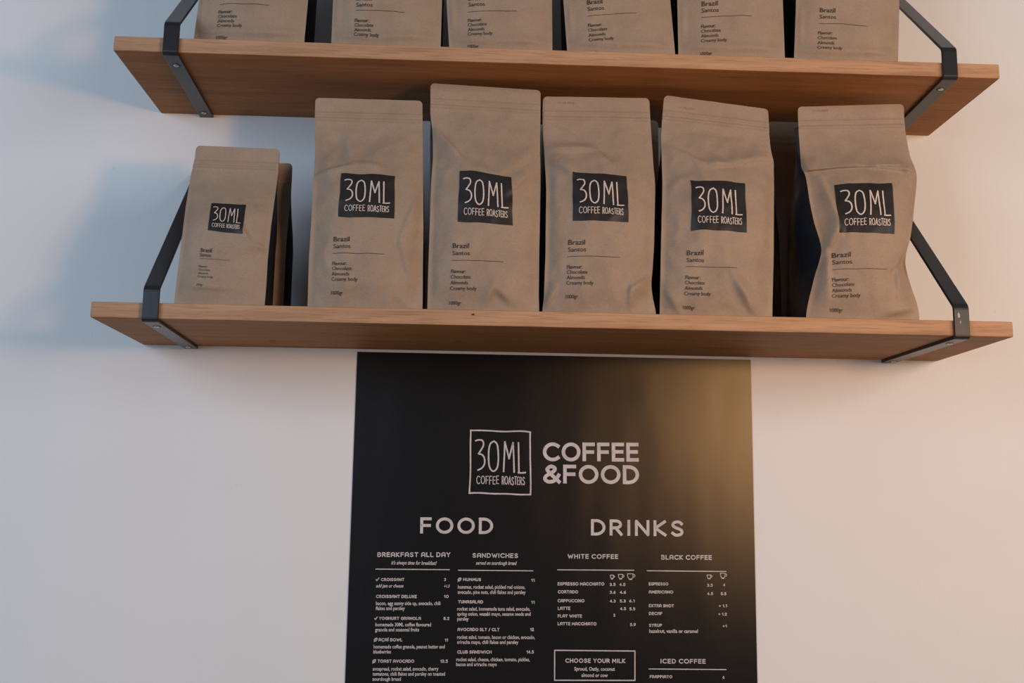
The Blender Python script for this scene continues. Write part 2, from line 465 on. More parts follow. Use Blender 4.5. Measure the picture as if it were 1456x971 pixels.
def make_poster_mat():
    mt, nt, bs = new_mat('black_poster_print')
    v = coords(nt)
    n = noise_tex(nt, v, 500.0, 2)
    df = node(nt, 'ShaderNodeBsdfDiffuse')
    link(nt, ramp(nt, n, [(0.3, (0.0075, 0.0062, 0.0065)), (0.7, (0.0105, 0.0087, 0.0090))]), df.inputs['Color'])
    gl = node(nt, 'ShaderNodeBsdfAnisotropic', distribution='BECKMANN')
    gl.inputs['Roughness'].default_value = 0.345
    fr = node(nt, 'ShaderNodeFresnel')
    fr.inputs['IOR'].default_value = 1.60
    bp = node(nt, 'ShaderNodeBump')
    bp.inputs['Strength'].default_value = 0.10
    bp.inputs['Distance'].default_value = 0.0004
    link(nt, n, bp.inputs['Height'])
    link(nt, bp.outputs['Normal'], gl.inputs['Normal'])
    mx = node(nt, 'ShaderNodeMixShader')
    link(nt, fr.outputs['Fac'], mx.inputs[0])
    link(nt, df.outputs[0], mx.inputs[1])
    link(nt, gl.outputs[0], mx.inputs[2])
    link(nt, mx.outputs[0], nt.nodes['Material Output'].inputs['Surface'])
    nt.nodes.remove(bs)
    return mt


M_WALL = make_wall_mat()
M_FLOOR = make_plain('grey_floor', (0.22, 0.19, 0.16), 0.6)
M_WOOD = make_wood_mat('oiled_oak', (0.30, 0.128, 0.042), (0.38, 0.168, 0.058), (0.45, 0.208, 0.078))
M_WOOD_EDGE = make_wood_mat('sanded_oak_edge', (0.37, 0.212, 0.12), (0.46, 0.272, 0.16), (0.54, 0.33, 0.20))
M_KNOT = make_plain('dark_knot', (0.035, 0.018, 0.01), 0.7)
M_STEEL = make_plain('black_steel', (0.016, 0.016, 0.018), 0.30, 0.0, 0.42, 900.0, 0.10, 0.0002)
M_SCREW = make_plain('bright_screw', (0.55, 0.53, 0.50), 0.32, 1.0)
M_SOCKET = make_plain('screw_socket', (0.008, 0.008, 0.008), 0.7)
M_CHIP = make_plain('chipped_paint', (0.36, 0.34, 0.31), 0.6)
M_KRAFT = make_kraft_mat()
M_FOIL = make_plain('black_foil', (0.010, 0.011, 0.014), 0.42, 0.0, 0.5, 70.0, 0.25, 0.003)
M_INK = make_plain('dark_print', (0.020, 0.017, 0.016), 0.5, 0.0, 0.35)
M_TEXTINK = make_plain('brown_black_print', (0.042, 0.031, 0.025), 0.6, 0.0, 0.3)
M_CREAM = make_plain('pale_print', (0.62, 0.52, 0.45), 0.6, 0.0, 0.3)
M_POSTER = make_poster_mat()
M_POSTINK = make_plain('pale_poster_print', (0.56, 0.50, 0.48), 0.55, 0.0, 0.3)
M_EMBOSS = make_plain('stamped_date', (0.26, 0.185, 0.13), 0.6, 0.0, 0.3)

# ------------------------------------------------------------------ stroke lettering
def arc(cx, cy, rx, ry, a0, a1, n=14):
    return [(cx + rx * math.cos(math.radians(a0 + (a1 - a0) * i / n)), cy + ry * math.sin(math.radians(a0 + (a1 - a0) * i / n))) for i in range(n + 1)]


def spline(pts, n=6):
    out = []
    for i in range(len(pts) - 1):
        p0 = pts[max(0, i - 1)]; p1 = pts[i]; p2 = pts[i + 1]; p3 = pts[min(len(pts) - 1, i + 2)]
        for k in range(n):
            t = k / n
            out.append(tuple(0.5 * (2 * b + (c - a) * t + (2 * a - 5 * b + 4 * c - d) * t * t + (-a + 3 * b - 3 * c + d) * t**3)
                             for a, b, c, d in zip(p0, p1, p2, p3)))
    out.append(pts[-1])
    return out


OVAL = arc(.42, .5, .42, .5, 90, 450, 28)
S_CURVE = spline([(.54, .84), (.42, .97), (.24, .99), (.07, .88), (.06, .68), (.22, .55), (.40, .46), (.54, .33), (.53, .12), (.36, .01), (.18, .01), (.02, .15)])
GLYPH = {
    'A': (.66, [[(0, 0), (0, .66)] + arc(.33, .66, .33, .34, 180, 0) + [(.66, 0)], [(0, .36), (.66, .36)]]),
    'a': (.72, [[(0, 0), (.36, 1), (.72, 0)], [(.13, .33), (.59, .33)]]),
    'B': (.56, [[(0, 0), (0, 1)], [(0, 1), (.28, 1)] + arc(.28, .77, .23, .23, 90, -90, 10) + [(0, .54)], [(0, .54), (.3, .54)] + arc(.3, .27, .26, .27, 90, -90, 10) + [(0, 0)]]),
    'C': (.72, [arc(.44, .5, .44, .5, 48, 312, 22)]),
    'Ç': (.72, [arc(.44, .5, .44, .5, 48, 312, 22), [(.44, 0), (.48, -.12), (.36, -.22)]]),
    'D': (.66, [[(0, 0), (0, 1), (.22, 1)] + arc(.22, .5, .44, .5, 90, -90, 18) + [(0, 0)]]),
    'E': (.5, [[(.5, 1), (0, 1), (0, 0), (.5, 0)], [(0, .52), (.46, .52)]]),
    'F': (.5, [[(.5, 1), (0, 1), (0, 0)], [(0, .5), (.46, .5)]]),
    'G': (.76, [arc(.44, .5, .44, .5, 48, 360, 24) + [(.5, .5)]]),
    'H': (.62, [[(0, 0), (0, 1)], [(.62, 0), (.62, 1)], [(0, .52), (.62, .52)]]),
    'I': (.06, [[(.03, 0), (.03, 1)]]),
    'Í': (.06, [[(.03, 0), (.03, 1)], [(.0, 1.14), (.12, 1.3)]]),
    'J': (.4, [[(.4, 1), (.4, .25)] + arc(.2, .22, .2, .22, 0, -160, 8)]),
    'K': (.58, [[(0, 0), (0, 1)], [(.56, 1), (.02, .5), (.58, 0)]]),
    'L': (.46, [[(0, 1), (0, 0), (.46, 0)]]),
    'M': (.8, [[(0, 0), (.06, 1), (.4, .3), (.74, 1), (.8, 0)]]),
    'N': (.66, [[(0, 0), (0, 1), (.66, 0), (.66, 1)]]),
    'O': (.84, [OVAL]),
    'P': (.54, [[(0, 0), (0, 1), (.28, 1)] + arc(.28, .74, .26, .26, 90, -90, 10) + [(0, .48)]]),
    'R': (.58, [[(0, 0), (0, 1), (.28, 1)] + arc(.28, .74, .26, .26, 90, -90, 10) + [(0, .48)], [(.26, .48), (.58, 0)]]),
    'S': (.58, [S_CURVE]),
    'T': (.6, [[(0, 1), (.6, 1)], [(.3, 1), (.3, 0)]]),
    'U': (.62, [[(0, 1), (0, .31)] + arc(.31, .31, .31, .31, 180, 360, 12) + [(.62, 1)]]),
    'V': (.7, [[(0, 1), (.35, 0), (.7, 1)]]),
    'W': (1.0, [[(0, 1), (.26, 0), (.5, .8), (.74, 0), (1.0, 1)]]),
    'X': (.6, [[(0, 0), (.6, 1)], [(0, 1), (.6, 0)]]),
    'Y': (.62, [[(0, 1), (.31, .48), (.62, 1)], [(.31, .48), (.31, 0)]]),
    '&': (.76, [spline([(.76, 0), (.2, .68), (.18, .88), (.36, 1), (.54, .88), (.48, .68), (.1, .38), (.04, .16), (.2, .01), (.46, .04), (.62, .2), (.74, .44)])]),
    '/': (.4, [[(0, -.1), (.4, 1.1)]]),
    '.': (.06, [[(.03, .02), (.03, .06)]]),
    '+': (.5, [[(0, .48), (.5, .48)], [(.25, .2), (.25, .76)]]),
    '0': (.62, [arc(.31, .5, .31, .5, 90, 450, 24)]),
    '1': (.26, [[(.0, .8), (.24, 1), (.24, 0)]]),
    '2': (.54, [spline([(.02, .74), (.1, .94), (.3, 1), (.5, .86), (.48, .62), (.3, .38), (0, 0)]) + [(.54, 0)]]),
    '3': (.52, [spline([(.02, .95), (.28, 1), (.48, .82), (.40, .6), (.2, .53)]), spline([(.2, .53), (.42, .46), (.52, .26), (.36, .04), (.16, .0), (0, .1)])]),
    '4': (.56, [[(.42, 0), (.42, 1), (0, .3), (.56, .3)]]),
    '5': (.52, [[(.48, 1), (.08, 1), (.04, .56)] + spline([(.04, .56), (.26, .62), (.48, .5), (.5, .22), (.34, .02), (.14, .0), (0, .1)])]),
    '6': (.54, [spline([(.44, .98), (.2, .8), (.04, .5), (.02, .24), (.16, .02), (.38, .02), (.54, .2), (.48, .46), (.28, .56), (.06, .42)])]),
    '7': (.5, [[(0, 1), (.5, 1), (.14, 0)]]),
    '8': (.54, [arc(.27, .27, .27, .27, 90, 450, 18), arc(.27, .77, .22, .23, -90, 270, 18)]),
    '9': (.54, [spline([(.1, .02), (.34, .2), (.5, .5), (.52, .76), (.38, .98), (.16, .98), (0, .8), (.06, .54), (.26, .44), (.48, .58)])]),
}


def ribbon(V, F, pts, hw, ext=0.85):
    """flat stroke with mitred joints and round-ish ends, in 2-D"""
    q = [pts[0]]
    for a in pts[1:]:
        if math.hypot(a[0] - q[-1][0], a[1] - q[-1][1]) > 1e-7: q.append(a)
    n = len(q)
    if n < 2: return
    closed = n > 3 and math.hypot(q[0][0] - q[-1][0], q[0][1] - q[-1][1]) < hw * 0.2
    if not closed:
        for e, f in ((0, 1), (-1, -2)):
            dx, dy = q[e][0] - q[f][0], q[e][1] - q[f][1]
            l = math.hypot(dx, dy)
            q[e] = (q[e][0] + dx / l * hw * ext, q[e][1] + dy / l * hw * ext)
    if closed:
        q = q[:-1]
        n -= 1
    # sharp corners become two strokes with a round joint
    for i in range(1, n - 1):
        a, p, c = q[i - 1], q[i], q[i + 1]
        d0 = math.atan2(p[1] - a[1], p[0] - a[0]); d1 = math.atan2(c[1] - p[1], c[0] - p[0])
        if math.cos(d1 - d0) < -.25:
            ribbon(V, F, q[:i + 1], hw, 0.0)
            ribbon(V, F, q[i:] + ([q[0]] if closed else []), hw, 0.0)
            st = len(V)
            V.extend((p[0] + hw * math.cos(2 * math.pi * k / 10), p[1] + hw * math.sin(2 * math.pi * k / 10)) for k in range(10))
            F.append(tuple(range(st, st + 10)))
            return
    start = len(V)
    for i in range(n):
        p = q[i]
        a = q[i - 1] if (i > 0 or closed) else None
        b = q[(i + 1) % n] if (i < n - 1 or closed) else None
        d = []
        for s, e in ((a, p), (p, b)):
            if s is None or e is None: continue
            l = math.hypot(e[0] - s[0], e[1] - s[1])
            d.append(((e[0] - s[0]) / l, (e[1] - s[1]) / l))
        if len(d) == 1: d.append(d[0])
        n0 = (-d[0][1], d[0][0]); n1 = (-d[1][1], d[1][0])
        mx, my = n0[0] + n1[0], n0[1] + n1[1]
        l2 = mx * mx + my * my
        k = 2.0 / max(l2, 0.55)
        ox, oy = mx * k * hw, my * k * hw
        V.append((p[0] + ox, p[1] + oy))
        V.append((p[0] - ox, p[1] - oy))
    m_ = n if closed else n - 1
    for i in range(m_):
        j = (i + 1) % n
        F.append((start + 2 * i, start + 2 * i + 1, start + 2 * j + 1, start + 2 * j))


def stroke_text(V, F, text, origin, axis, width, cap, hw, spacing=.26, pointed=False, jitter=0.0, seed=1):
    """lettering of given total width; axis = unit text direction in 2-D"""
    rnd = random.Random(seed)
    adv = []
    x = 0
    for ch in text:
        if ch == ' ':
            adv.append((ch, x)); x += .42; continue
        g = GLYPH['a' if (ch == 'A' and pointed) else ch]
        adv.append((ch, x))
        x += g[0] + spacing
    total = x - spacing
    inset = hw
    sx = (width - 2 * inset) / max(total, .1)
    if len(text) == 1: sx = cap * .8
    up_ = (-axis[1], axis[0])
    for ch, ax in adv:
        if ch == ' ': continue
        g = GLYPH['a' if (ch == 'A' and pointed) else ch]
        jy = rnd.uniform(-jitter, jitter)
        js = 1 + rnd.uniform(-jitter, jitter)
        for st in g[1]:
            pts = []
            # subdivide straight pieces so they follow the paper
            for i, (px, py) in enumerate(st):
                if i:
                    ox, oy = st[i - 1]
                    nseg = max(1, int(math.hypot(px - ox, py - oy) / .3))
                    for k in range(1, nseg): pts.append((ox + (px - ox) * k / nseg, oy + (py - oy) * k / nseg))
                pts.append((px, py))
            w2 = []
            for px, py in pts:
                tx = inset + (ax + px) * sx
                ty = hw + (py * js + jy) * (cap - 2 * hw)
                w2.append((origin[0] + axis[0] * tx + up_[0] * ty, origin[1] + axis[1] * tx + up_[1] * ty))
            ribbon(V, F, w2, hw)


TEXT_CACHE = {}


def font_text(text, bold=0.0):
    """outline text in the built-in font as a flat mesh: verts, faces, width, cap height (unit size)"""
    key = (text, bold)
    if key in TEXT_CACHE: return TEXT_CACHE[key]
    cu = bpy.data.curves.new('lettering_outline', 'FONT')
    cu.body = text
    cu.size = 1.0
    cu.resolution_u = 2
    cu.offset = bold
    o = bpy.data.objects.new('lettering_outline', cu)
    COL.objects.link(o)
    dg = bpy.context.evaluated_depsgraph_get()
    me = bpy.data.meshes.new_from_object(o.evaluated_get(dg))
    V = [(v.co.x, v.co.y) for v in me.vertices]
    F = [tuple(p.vertices) for p in me.polygons]
    bpy.data.objects.remove(o)
    bpy.data.curves.remove(cu)
    bpy.data.meshes.remove(me)
    x0 = min(v[0] for v in V); x1 = max(v[0] for v in V)
    V = [(x - x0, y) for x, y in V]
    TEXT_CACHE[key] = (V, F, x1 - x0)
    return TEXT_CACHE[key]


CAP = 0.70   # cap height of the built-in font at size 1 (measured below)
CAP = max(v[1] for v in font_text('H')[0])


def put_font(V, F, text, place, width, cap, bold=0.0, slant=0.0):
    tv, tf, tw = font_text(text, bold)
    b = len(V)
    sx = width / tw
    sy = cap / CAP
    for x, y in tv: V.append(place(x * sx + slant * y * sy, y * sy))
    for f in tf: F.append(tuple(i + b for i in f))


# ------------------------------------------------------------------ the setting
bm = bmesh.new()
bmesh.ops.create_cube(bm, size=1, matrix=Matrix.Translation((0, 0.05, 1.6)) @ Matrix.Diagonal((6.0, 0.1, 3.2, 1)))
tag(bm_obj('wall_back', bm, M_WALL), 'off-white painted wall behind the shelves and the poster', 'wall', kind='structure')
bm = bmesh.new()
bmesh.ops.create_cube(bm, size=1, matrix=Matrix.Translation((0, -2.0, -0.05)) @ Matrix.Diagonal((6.0, 4.2, 0.1, 1)))
tag(bm_obj('floor', bm, M_FLOOR), 'plain grey floor below the wall', 'floor', kind='structure')


# ------------------------------------------------------------------ shelves
def shelf(x0, x1, ztop, label, knots):
    root = empty('wall_shelf', ((x0 + x1) / 2, -DEPTH / 2, ztop - THICK))
    bm = bmesh.new()
    bmesh.ops.create_cube(bm, size=1, matrix=Matrix.Translation((0, 0, THICK / 2)) @ Matrix.Diagonal((x1 - x0, DEPTH, THICK, 1)))
    bmesh.ops.bevel(bm, geom=bm.edges[:], offset=0.0016, segments=2, affect='EDGES', profile=0.5)
    board = bm_obj('board', bm, M_WOOD, root)
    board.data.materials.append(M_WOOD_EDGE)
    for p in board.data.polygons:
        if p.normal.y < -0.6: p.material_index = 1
    for kx, face, off, r in knots:
        V = []; F = []
        for i in range(14):
            a = 2 * math.pi * i / 14
            rr = r * (1 + .25 * math.sin(3 * a + kx * 50))
            if face == 'front': V.append((kx - root.location.x + 1.5 * rr * math.cos(a), -DEPTH / 2 - .00025, off + .8 * rr * math.sin(a)))
            else: V.append((kx - root.location.x + 2.2 * rr * math.cos(a), off + .7 * rr * math.sin(a), -.00025))
        F.append(tuple(range(14)))
        k = mesh_obj('knot', V, F, M_KNOT, board)
        k['label'] = 'small dark wood knot'
    tag(root, label, 'shelf', 'oak wall shelves')
    return root


shelf(-0.534, 0.666, Z_UP, 'upper oak shelf, cut by the top of the picture, holding a full row of bags', [])
shelf(-0.5374, 0.6633, Z_LOW, 'lower oak shelf right above the black menu poster',
      [(-0.050, 'front', 0.0145, 0.0014), (-0.335, 'under', 0.05, 0.0030), (-0.07, 'under', 0.02, 0.0022)])


# ------------------------------------------------------------------ steel strap brackets
def bracket(x, ztop, rise, label, skew=0.0, chips=False):
    root = empty('shelf_bracket', (x, 0, ztop - THICK))
    w, t = 0.0205, 0.0042
    yb = -DEPTH - 0.0006
    zb = -0.0006
    # centre line of the inner face of the strap in the (y, z) plane, from the wall under the shelf round to the wall above
    path = [(0.0 - .0005, zb), (yb, zb), (yb, THICK + 0.017), (-.0025, THICK + 0.017 + rise)]
    # round the corners
    pts = []
    for i, p in enumerate(path):
        if i in (0, len(path) - 1):
            pts.append(p); continue
        a = Vector(path[i - 1]) - Vector(p); b = Vector(path[i + 1]) - Vector(p)
        r = 0.0035
        pa = Vector(p) + a.normalized() * r; pb = Vector(p) + b.normalized() * r
        if i == 1: pa = Vector(p) + a.normalized() * .0012; pb = Vector(p) + b.normalized() * .0012
        for k in range(5):
            s = k / 4
            q = (1 - s)**2 * pa + 2 * s * (1 - s) * Vector(p) + s * s * pb
            pts.append((q.x, q.y))
    V = []; F = []
    n = len(pts)
    for i, p in enumerate(pts):
        a = Vector(pts[max(0, i - 1)]); b = Vector(pts[min(n - 1, i + 1)])
        d = (b - a).normalized()
        nrm = Vector((-d.y, d.x))                 # outward side of the loop
        if i in (0,): nrm = Vector((0, -1))
        o = Vector(p) + nrm * t
        s = skew * (-p[0] / DEPTH)
        for dx in (-w / 2, w / 2):
            V.append((dx + s, p[0], p[1])); V.append((dx + s, o.x, o.y))
    for i in range(n - 1):
        a = 4 * i; b = a + 4
        F += [(a, a + 2, b + 2, b), (a + 1, b + 1, b + 3, a + 3), (a, b, b + 1, a + 1), (a + 2, a + 3, b + 3, b + 2)]
    F += [(0, 1, 3, 2), (4 * n - 4, 4 * n - 2, 4 * n - 1, 4 * n - 3)]
    bm = bmesh.new()
    vs = [bm.verts.new(v) for v in V]
    for f in F: bm.faces.new([vs[i] for i in f])
    bmesh.ops.recalc_face_normals(bm, faces=bm.faces[:])
    edges = [e for e in bm.edges if len(e.link_faces) == 2 and e.calc_face_angle(0) > 1.2]
    bmesh.ops.bevel(bm, geom=edges, offset=0.0007, segments=2, affect='EDGES', profile=.5)
    strap = bm_obj('strap', bm, M_STEEL, root)
    for ys in (-DEPTH + 0.032, -0.020):
        zs = zb - t
        sx = skew * (-ys / DEPTH)
        # countersunk hole ring, screw head, socket
        prof = [(0.0052, 0.0002), (0.0052, -0.0004), (0.0040, -0.0004), (0.0040, 0.0002)]
        bm = bmesh.new()
        N = 20
        rings = [[bm.verts.new((r * math.cos(2 * math.pi * k / N), r * math.sin(2 * math.pi * k / N), z)) for k in range(N)] for r, z in prof]
        for a, b in zip(rings, rings[1:]):
            for k in range(N): bm.faces.new((a[k], a[(k + 1) % N], b[(k + 1) % N], b[k]))
        hole = bm_obj('screw_hole', bm, M_SOCKET, root, loc=(sx, ys, zs))
        hole['label'] = 'dark countersunk hole rim'
        prof = [(0.0040, 0.0), (0.0040, -0.0006), (0.0032, -0.0014), (0.0016, -0.0017), (0.0014, -0.0006), (0.0, -0.0006)]
        bm = bmesh.new()
        rings = [[bm.verts.new((max(r, 1e-5) * math.cos(2 * math.pi * k / N), max(r, 1e-5) * math.sin(2 * math.pi * k / N), z)) for k in range(N)] for r, z in prof]
        for a, b in zip(rings, rings[1:]):
            for k in range(N): bm.faces.new((a[k], a[(k + 1) % N], b[(k + 1) % N], b[k]))
        sc = bm_obj('screw', bm, M_SCREW, root, smooth=False, loc=(sx, ys - .0012, zs))
        sc['label'] = 'bright steel screw head'
        bm = bmesh.new()
        bmesh.ops.create_cone(bm, cap_ends=True, segments=6, radius1=0.0015, radius2=0.0015, depth=0.0003)
        so = bm_obj('socket', bm, M_SOCKET, sc, loc=(0, 0, -0.0008))
    if chips:
        rnd = random.Random(4)
        for cx_, cz_, rx_, rz_ in ((0.004, THICK + .006, .0022, .0042), (0.0058, THICK - .003, .0008, .003)):
            V = [(cx_ + rx_ * math.cos(a) * rnd.uniform(.6, 1.1), yb - t - .0002, cz_ + rz_ * math.sin(a) * rnd.uniform(.6, 1.1)) for a in [2 * math.pi * i / 12 for i in range(12)]]
            ch = mesh_obj('paint_chip', V, [tuple(range(12))], M_CHIP, strap)
            ch['label'] = 'pale patch of chipped paint'
    tag(root, label, 'bracket', 'black steel shelf brackets')
    return root


bracket(-0.4640, Z_UP, 0.205, 'black steel strap bracket at the left end of the upper shelf', 0.006)
bracket(0.6060, Z_UP, 0.205, 'black steel strap bracket at the right end of the upper shelf', -0.011)
bracket(-0.4660, Z_LOW, 0.225, 'black steel strap bracket beside the small bags, left end of the lower shelf', 0.005)
bracket(0.5845, Z_LOW, 0.240, 'black steel strap bracket with chipped paint, right end of the lower shelf', 0.008, chips=True)


# ------------------------------------------------------------------ coffee bags
class Bag:
    def __init__(s, left, left_top, right, right_top, lean, thick, bulge, seed, creases=(), crumple=1.0, dents=(), upright=0.0, band=.90):
        n = len(STATION)
        s.L = sorted((1 - f, x) for f, x in zip(STATION, left))
        s.R = sorted((1 - f, x) for f, x in zip(STATION, right))
        s.hl, s.hr = left_top, right_top
        s.H = (left_top + right_top) / 2
        s.lean, s.thick, s.bulge, s.seed = lean, thick, bulge, seed
        s.creases, s.dents, s.crumple, s.band = creases, dents, crumple, band
        s.rc = .006

    def xz(s, u, v):
        l = interp(s.L, v); r = interp(s.R, v)
        # rounded top corners
        d = (1 - v) * s.H
        if d < s.rc:
            ins = s.rc - math.sqrt(max(0, s.rc**2 - (s.rc - d)**2))
            l += ins; r -= ins
        return l + (r - l) * u, v * (s.hl + (s.hr - s.hl) * u)

    def y0(s, v): return s.lean * sstep((v - .35) / .55)

    def thk(s, v): return .0016 + s.thick * (1 - sstep((v - .42) / (s.band - .04 - .42)))

    def disp(s, u, v):
        """how far the front panel stands forward of its flat sheet"""
        e = min(u, 1 - u)
        belly = max(0.0, 1 - (abs(u - .5) / .468)**2.6)
        pv = (.45 + .55 * sstep(v / .12)) * (1 - sstep((v - .55) / (s.band - .03 - .55)))
        h = s.bulge * belly * pv
        x, z = s.xz(u, v)
        edge = sstep(e / .10)
        low = sstep(v / .05) * (1 - sstep((v - s.band + .06) / .05))
        p = Vector((x * 17, s.seed * 3.7, z * 13))
        n1 = noise.noise(p)
        n2 = abs(noise.noise(p * 2.1 + Vector((5, 1, 2))))
        n3 = noise.noise(p * 4.3 + Vector((1, 7, 3)))
        n4 = abs(noise.noise(Vector((x * 24 + z * 15, s.seed * 1.9, z * 26 - x * 18))))
        h += s.crumple * .62 * edge * low * (.0028 * n1 - .0040 * n2 + .0011 * n3 - .0022 * n4 + .002)
        for (u0, v0, u1, v1, amp, wa, wb) in s.creases:
            ax, az = u0 * .15, v0 * s.H; bx, bz = u1 * .15, v1 * s.H
            px, pz = u * .15, v * s.H
            dx, dz = bx - ax, bz - az
            L2 = dx * dx + dz * dz
            t = ((px - ax) * dx + (pz - az) * dz) / L2
            tc = min(1, max(0, t))
            qx, qz = px - ax - dx * tc, pz - az - dz * tc
            sd = (px - ax) * dz - (pz - az) * dx
            d = math.hypot(qx, qz)
            w = wa if sd > 0 else wb
            taper = math.sin(math.pi * (.12 + .76 * tc))
            h += 2.0 * amp * taper * math.exp(-(d / w)**2) * sstep(e / .03)
        for (cu, cv, ru, rv, amp) in s.dents:
            q = ((u - cu) / ru)**2 + ((v - cv) / rv)**2
            if q < 6: h += amp * math.exp(-q) * sstep(e / .02)
        # pressed zip closure and top weld
        for zc, a_, w_ in ((s.band, .0024, .0026), (s.band + .026, .0019, .0022)):
            h += a_ * math.exp(-(((v - zc) * s.H) / w_)**2) * (0.35 + .65 * sstep(e / .02))
        h += .0008 * noise.noise(Vector((x * 40, s.seed, v * 4))) * sstep((v - .8) / .1)
        return max(h, -.42 * s.thk(v))

    def pt(s, u, v, off=0.0):
        x, z = s.xz(u, v)
        return (x, s.y0(v) - s.disp(u, v) - off, z)

    def inv(s, x, z):
        v = z / s.H; u = .5
        for _ in range(6):
            v = min(1, max(0, v))
            l = interp(s.L, v); r = interp(s.R, v)
            u = (x - l) / (r - l)
            v = z / (s.hl + (s.hr - s.hl) * u)
        return u, v

    def on(s, x, z, off):
        u, v = s.inv(x, z)
        return (x, s.y0(v) - s.disp(u, v) - off, z)


def row_list(s):
    vs = [i / 92 * .84 for i in range(93)] + [.84 + i / 44 * .16 for i in range(1, 41)] 
    vs += list(getattr(s, 'extra', ()))
    vs += [1 - s.rc / s.H * (1 - math.sin(a)) for a in [math.pi / 2 * k / 8 for k in range(9)]]
    return sorted(set(round(min(1, v), 5) for v in vs))


def build_bag(name, s, loc, gl=None, logo=None, text=None, weight='1000gr', label='', group='', date=False, printed=True, nu=64, tail=.25):
    root = empty(name, loc)
    vs = row_list(s)
    # kraft front panel
    V = []; F = []
    for v in vs:
        for i in range(nu + 1):
            V.append(s.pt(i / nu, v))
    W_ = nu + 1
    for j in range(len(vs) - 1):
        for i in range(nu):
            a = j * W_ + i
            F.append((a, a + 1, a + W_ + 1, a + W_))
    front = mesh_obj('front_panel', V, F, M_KRAFT, root, smooth=True)
    # black foil body: left gusset, back, right gusset, base
    V = []; F = []
    vb = vs[::2] if vs[-1] in vs[::2] else vs[::2] + [1.0]
    cols = None
    nb = 12
    for v in vb:
        row = []
        l, zl_ = s.xz(0, v); r, zr_ = s.xz(1, v)
        t = s.thk(v); y = s.y0(v)
        lb0, rb0 = s.L[0][1], s.R[0][1]
        lbt, rbt = s.L[-1][1], s.R[-1][1]
        # the back keeps the straight factory outline
        bl = lb0 + (lbt - lb0) * v; br = rb0 + (rbt - rb0) * v
        d = (1 - v) * s.H
        if d < s.rc:
            ins = s.rc - math.sqrt(max(0, s.rc**2 - (s.rc - d)**2)); bl += ins; br -= ins
        k = sstep((.95 - v) / .2)
        bl = l + (bl - l) * k; br = r + (br - r) * k
        fold = .16 * t * sstep(v / .15)
        m_l = min(l, bl) + fold * .6 if gl is None else None
        row.append((l, y + .0003, zl_))
        for q in (.2, .4, .5, .6, .8):
            pinch = 1 - abs(q - .5) / .5
            xx = l + (bl - l) * q + fold * pinch
            if gl is not None:
                out = interp(gl, zl_)
                xx = l + (bl - l) * sstep(q) + (out - min(l, bl)) * math.sin(math.pi * min(1, q * 1.25)) if q < .8 else bl + (out - bl) * .35
                if v > .9: xx = l
            row.append((xx, y + t * q, zl_))
        for i in range(nb + 1):
            q = i / nb
            sw = .006 * math.sin(math.pi * q) * (1 - sstep((v - .5) / .35)) * (t / .09)
            row.append((bl + (br - bl) * q, y + t + sw * .6, zl_ + (zr_ - zl_) * q))
        for q in (.8, .6, .5, .4, .2):
            pinch = 1 - abs(q - .5) / .5
            xx = r + (br - r) * q - fold * pinch
            row.append((xx, y + t * q, zr_))
        row.append((r, y + .0003, zr_))
        cols = len(row)
        V += row
    for j in range(len(vb) - 1):
        for i in range(cols - 1):
            a = j * cols + i
            F.append((a, a + cols, a + cols + 1, a + 1))
    F.append(tuple(range(cols)))
    body = mesh_obj('foil_body', V, F, M_FOIL, root, smooth=True)
    body['label'] = 'black foil gussets and back'
    if not printed:
        tag(root, label, 'bag', group)
        return root
    # printed logo block, its wavy outline and lettering following the paper
    if logo:
        TL, TR, BR, BL = logo

        def lg(a, b):      # a: 0..1 left to right, b: 0..1 top to bottom
            x = (TL[0] * (1 - a) + TR[0] * a) * (1 - b) + (BL[0] * (1 - a) + BR[0] * a) * b
            z = (TL[1] * (1 - a) + TR[1] * a) * (1 - b) + (BL[1] * (1 - a) + BR[1] * a) * b
            return x, z
        V = []; F = []
        N = 22
        for j in range(N + 1):
            for i in range(N + 1):
                a, b = i / N, j / N
                wv = .014
                a2 = a + wv * (noise.noise(Vector((b * 3.1, 4.2, s.seed))) * (1 - a) + noise.noise(Vector((b * 2.7, 9.2, s.seed))) * a)
                b2 = b + wv * 1.6 * (noise.noise(Vector((a * 3.3, 1.2, s.seed))) * (1 - b) + noise.noise(Vector((a * 2.9, 7.2, s.seed))) * b)
                x, z = lg(a2, b2)
                V.append(s.on(x, z, .0006))
        for j in range(N):
            for i in range(N):
                a = j * (N + 1) + i
                F.append((a, a + N + 1, a + N + 2, a + 1))
        patch = mesh_obj('logo_patch', V, F, M_INK, root, smooth=True)
        patch['label'] = 'dark printed block with pale hand-drawn lettering'
        V2 = []; F = []
        logo_strokes(V2, F)
        V = [s.on(*lg(x, y), .0014) for x, y in V2]
        lt = mesh_obj('logo_lettering', V, F, M_CREAM, patch)
        lt['label'] = 'pale hand-drawn lettering'
    if text:
        A, B, Cc, Dd = text          # Brazil baseline, rule start, rule end, last flavour baseline
        ax = Vector((Cc[0] - B[0], Cc[1] - B[1])); ln = ax.length; ax /= ln
        k = ln / 72.6                # one unit = 1/72.6 of the rule
        dn = Vector((Dd[0] - A[0], Dd[1] - A[1])) / 56.0
        V = []; F = []

        def line(txt, px, py, w, cap, bold=0.0):
            def place(tx, ty):
                q = Vector(A) + ax * (px * k + tx) + dn * py - dn.normalized() * ty
                return s.on(q.x, q.y, .0007)
            put_font(V, F, txt, place, w * k, cap * k, bold)
        small = weight == '250gr'
        if small:
            line('Brazil', 0, 0, 27, 9.5, .007); line('Santos', -1, 10, 27, 8.5, 0)
        else:
            line('Brazil', 0, 0, 23, 7.0, .007); line('Santos', 0, 9.7, 24.6, 6.3, 0)
        line('Flavour:', -1, 33.8, 20.8, 5.3, .007); line('Chocolate', -1.2, 41.0, 28.2, 5.3, 0)
